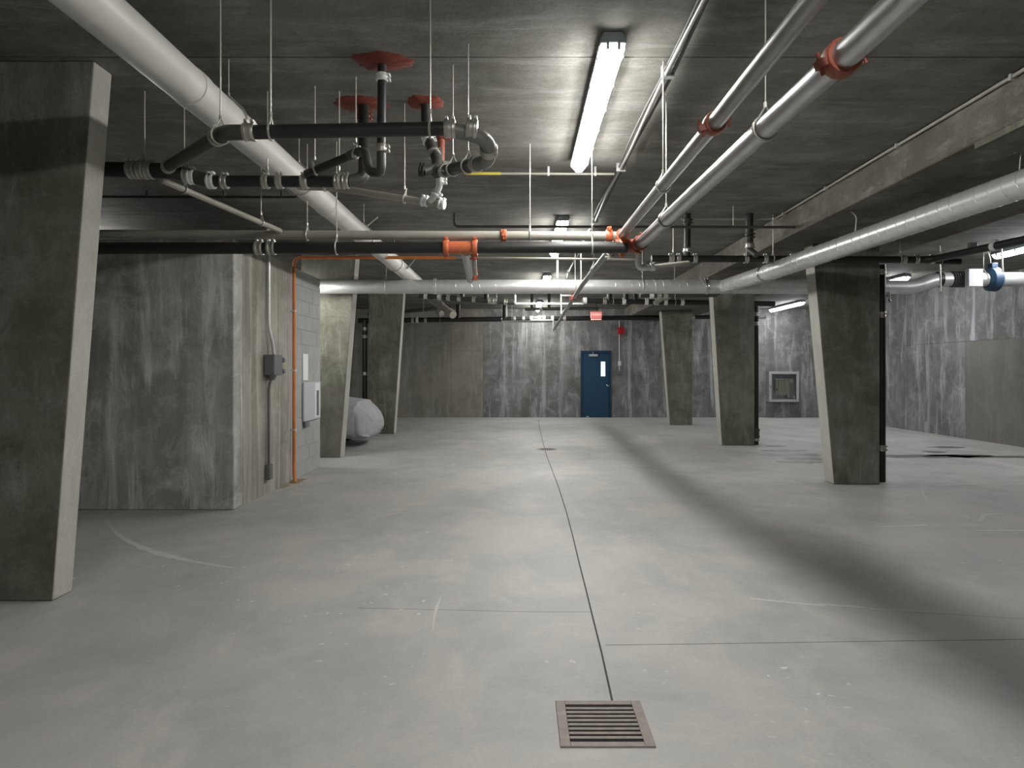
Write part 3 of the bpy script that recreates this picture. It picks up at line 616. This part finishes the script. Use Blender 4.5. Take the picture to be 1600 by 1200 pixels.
# ------------------------------------------------------------------ end wall: door, alarm, sign, hose cabinet
def wx(x): return (x-VX)*YB/F
def wz(y): return CH+(VY-y)*YB/F
d = struct(thing('door_1', (wx(931), YB, 0), 'dark blue metal door with a narrow lit window', 'door'))
del d['category']
x0, x1, zt = wx(907), wx(955), wz(548)
fr = MB(); fr.box((x0, YB-.05, 0), (x0+.07, YB+.02, zt)).box((x1-.07, YB-.05, 0), (x1, YB+.02, zt)).box((x0+.07, YB-.05, zt-.08), (x1-.07, YB+.02, zt))
obj('door_frame', fr, 'dblue', d, .005)
lf = obj('door_leaf', MB().box((x0+.074, YB-.03, .012), (x1-.074, YB+.01, zt-.085)), 'blue', d, .004)
vx0, vx1, vz0, vz1 = wx(938.5), wx(945.5), wz(588), wz(565)
obj('vision_pane', MB().box((vx0, YB-.038, vz0), (vx1, YB-.031, vz1)), 'pane', lf)
pf = MB(); e = .018
pf.box((vx0-e, YB-.042, vz0-e), (vx0, YB-.03, vz1+e)).box((vx1, YB-.042, vz0-e), (vx1+e, YB-.03, vz1+e)).box((vx0, YB-.042, vz0-e), (vx1, YB-.03, vz0)).box((vx0, YB-.042, vz1), (vx1, YB-.03, vz1+e))
obj('pane_frame', pf, 'dblue', lf)
obj('door_closer', MB().box((wx(920), YB-.10, wz(557)), (wx(933.5), YB-.031, wz(553.5))).tube([(wx(926), YB-.08, wz(554)), (wx(926), YB-.09, wz(550))], .012, 8), 'steel', lf, .005)
obj('door_knob', MB().lathe((wx(949), YB-.03, wz(602.5)), (0,-1,0), [(0,.035),(.01,.035),(.015,.014),(.04,.014),(.045,.03),(.065,.032),(.075,.02)], 14), 'shiny', lf)
obj('door_stop', MB().box((wx(916), YB-.07, .015), (wx(919.5), YB-.031, .05)), 'white', lf)
bl_ = thing('fire_bell', (wx(970), YB-.1, wz(523)), 'round red fire alarm bell on the end wall above the door', 'alarm')
obj('back_box', MB().box((wx(965), YB-.05, wz(522)), (wx(974), YB-.0, wz(512))), 'red', bl_, .005)
obj('gong', MB().lathe((wx(970), YB-.05, wz(517)), (0,-1,0), [(0,.05),(.01,.128),(.025,.132),(.045,.115),(.06,.07),(.066,.02),(.075,.02),(.077,.0)], 24), 'red', bl_)
ps = thing('pull_station', (wx(968), YB, wz(588)), 'white and dark wall switches on a thin conduit right of the door', 'switch')
obj('conduit_tube', MB().tube([(wx(967.5), YB-.02, wz(582)), (wx(967.5), YB-.02, wz(500))], .013, 8), 'white', ps)
obj('switch_plate', MB().box((wx(965.5), YB-.06, wz(571)), (wx(970), YB-.0, wz(564.5))), 'white', ps, .006)
obj('lower_box', MB().box((wx(966.5), YB-.05, wz(585)), (wx(972), YB-.0, wz(579))), 'grey', ps, .006)
ex = thing('exit_sign', P(931,500,19.6), 'small glowing red sign hanging from the ceiling before the blue door', 'sign')
e0, e1_ = P(923,497,19.6), P(940,487,19.6)
obj('casing', MB().box(e0-V((0,.05,0)), e1_+V((0,.05,0))), 'exit', ex, .006)
obj('legend_strip', MB().box(V((e0.x+.03, 19.545, e0.z+.07)), V((e1_.x-.03, 19.549, e0.z+.125))), 'exitw', ex)
obj('lower_lens', MB().box(V((e0.x+.01, 19.57, e0.z-.055)), V((e1_.x-.01, 19.63, e0.z-.02))), 'exitw', ex)
obj('stem', MB().tube([((e0.x+e1_.x)/2, 19.6, e1_.z), ((e0.x+e1_.x)/2, 19.6, ZC)], .012, 8).tube([((e0.x+e1_.x)/2, 19.6, e0.z), ((e0.x+e1_.x)/2, 19.6, e0.z-.03)], .01, 8), 'iron', ex)
hc = thing('hose_cabinet', (wx(1221), YB-.003, wz(627)), 'white fire hose cabinet with a glass front on the end wall', 'cabinet')
hx0, hx1, hz0, hz1 = wx(1197), wx(1243.5), wz(627.5), wz(580.5); yf = YB-.24; tt = .02
bd = MB().box((hx0, yf, hz0), (hx0+tt, YB, hz1)).box((hx1-tt, yf, hz0), (hx1, YB, hz1)).box((hx0+tt, yf, hz0), (hx1-tt, YB, hz0+tt)).box((hx0+tt, yf, hz1-tt), (hx1-tt, YB, hz1)).box((hx0+tt, YB-.02, hz0+tt), (hx1-tt, YB, hz1-tt))
obj('body', bd, 'hosew', hc)
fw = .085; y0 = yf-.025
df = MB().box((hx0, y0, hz0), (hx0+fw, yf-.001, hz1)).box((hx1-fw, y0, hz0), (hx1, yf-.001, hz1)).box((hx0+fw, y0, hz0), (hx1-fw, yf-.001, hz0+fw)).box((hx0+fw, y0, hz1-fw), (hx1-fw, yf-.001, hz1))
dr = obj('cabinet_door', df, 'hosew', hc, .006)
obj('glass_pane', MB().box((hx0+fw-.01, yf-.014, hz0+fw-.01), (hx1-fw+.01, yf-.010, hz1-fw+.01)), 'glass', dr)
obj('handle', MB().box((hx0+.03, y0-.03, (hz0+hz1)/2-.04), (hx0+.05, y0, (hz0+hz1)/2+.04)), 'shiny', dr)
cxh = (hx0+hx1)/2
for k in range(9):
    xx = cxh-.2+k*.045
    L = [V((xx, YB-.13, hz0+.2+(.04 if k % 2 else 0)))]+[V((xx, YB-.13, hz0+.2+.5*s/6)) for s in range(1, 7)]
    obj('hose_fold', MB().tube(L, .021, 8), 'hose', hc)
obj('hose_rack', MB().tube([(cxh-.24, YB-.13, hz1-.24), (cxh+.2, YB-.13, hz1-.24)], .02, 8).tube([(cxh+.2, YB-.13, hz1-.24), (cxh+.2, YB-.13, hz0+.16)], .012, 8), 'steel', hc)
obj('valve', MB().lathe((cxh+.28, YB-.04, hz1-.3), (0,-1,0), [(0,.04),(.08,.04),(.08,.075),(.1,.075),(.1,.02),(.12,.02)], 14), 'steel', hc)
obj('nozzle', MB().lathe((cxh-.30, YB-.15, hz0+.34), (.5,-.2,.3), [(0,.03),(.05,.02),(.13,.016),(.15,.03)], 12), 'shiny', hc)

# ------------------------------------------------------------------ drains
gz = thing('floor_grate', G(935,1132), 'rusty slotted square drain grate set in the near floor', 'drain')
gx0, gx1, gy0, gy1 = .158, .538, 2.70, 3.075
obj('pit', MB().box((gx0+.03, gy0+.03, .0005), (gx1-.03, gy1-.03, .0015)), 'pit', gz)
rim = MB(); rw = .042
rim.box((gx0, gy0, 0), (gx0+rw, gy1, .007)).box((gx1-rw, gy0, 0), (gx1, gy1, .007)).box((gx0+rw, gy0, 0), (gx1-rw, gy0+rw*.8, .007)).box((gx0+rw, gy1-rw*.8, 0), (gx1-rw, gy1, .007))
obj('rim', rim, 'grate', gz, .002)
n = 9; ya, yb2 = gy0+rw*.8, gy1-rw*.8; pt = (yb2-ya)/n
for k in range(n-1):
    yy = ya+pt*(k+1); obj('grate_bar', MB().box((gx0+rw, yy-pt*.27, .0016), (gx1-rw, yy+pt*.27, .0065)), 'grate', gz, .0015)
fd = thing('floor_drain', G(855,702), 'small round drain cover in the middle of the far floor', 'drain')
c = G(855,702)
obj('cover', MB().lathe(c, (0,0,1), [(0,.19),(.003,.19),(.005,.18),(.005,.0)], 28), 'grate', fd)
for k in range(7):
    xx = c.x-.105+k*.035; hl = math.sqrt(.15**2-(xx-c.x)**2)*.9; obj('slot', MB().box((xx-.008, c.y-hl, .0051), (xx+.008, c.y+hl, .0056)), 'pit', fd)

# ------------------------------------------------------------------ covered car
car = thing('covered_car', (-5., 14.0, 0), 'car under a grey fabric cover, nose showing behind the left column', 'car')
st = [(-2.93,.50,.50,.30), (-2.96,.62,.60,.22), (-3.02,.76,.72,.17), (-3.14,.84,.82,.15), (-3.2,.88,.90,.14), (-3.7,.91,.97,.14), (-4.1,.92,1.04,.15), (-4.5,.93,1.2,.2), (-4.9,.93,1.4,.24), (-5.5,.92,1.5,.24), (-6.2,.92,1.46,.22), (-6.7,.9,1.25,.17), (-7.0,.88,1.05,.15), (-7.15,.78,.85,.2), (-7.2,.6,.65,.3)]
rings = []
NS = 72
stf = []
for i in range(len(st)-1):
    for k in range(4):
        s = k/4; stf.append(tuple(a*(1-s)+b*s for a, b in zip(st[i], st[i+1])))
stf.append(st[-1])
for X, hw, zt_, zb in stf:
    ring = []
    for k in range(NS):
        a = 2*math.pi*k/NS; ca, sa = math.cos(a), math.sin(a)
        ex_ = .5; px = math.copysign(abs(ca)**ex_, ca); pz = math.copysign(abs(sa)**ex_, sa)
        z = zb+(zt_-zb)*(pz+1)/2; tum = 1-.22*max(0, (z-.75))
        fold = .014*noise.noise(V((X*5, z*2, 1+px)))+.04*(1-min(1, max(0, z-.1)/.75))*math.sin(X*38+2*noise.noise(V((X*3, z*2, 0))))
        ring.append(V((X+(.04 if X > -3.3 else 0)*(1-.7*z)*math.sin(px*14+2*noise.noise(V((px*3, z*2, 4)))), 14.0+(px*hw*tum)+fold*(1 if ca >= 0 else -1), z+fold*.3)))
    rings.append(ring)
obj('fabric_cover', MB().loft(rings), 'cover', car)
for X in (-3.75, -6.35):
    for s in (-1, 1):
        obj('wheel', MB().lathe((X, 14.0+s*.80, .31), (0, s, 0), [(-.2,.2),(-.2,.29),(-.17,.31),(0,.31),(.03,.29),(.03,.2),(.0,.19),(.0,.05),(.02,.04),(.02,.0)], 26), 'tyre', car)
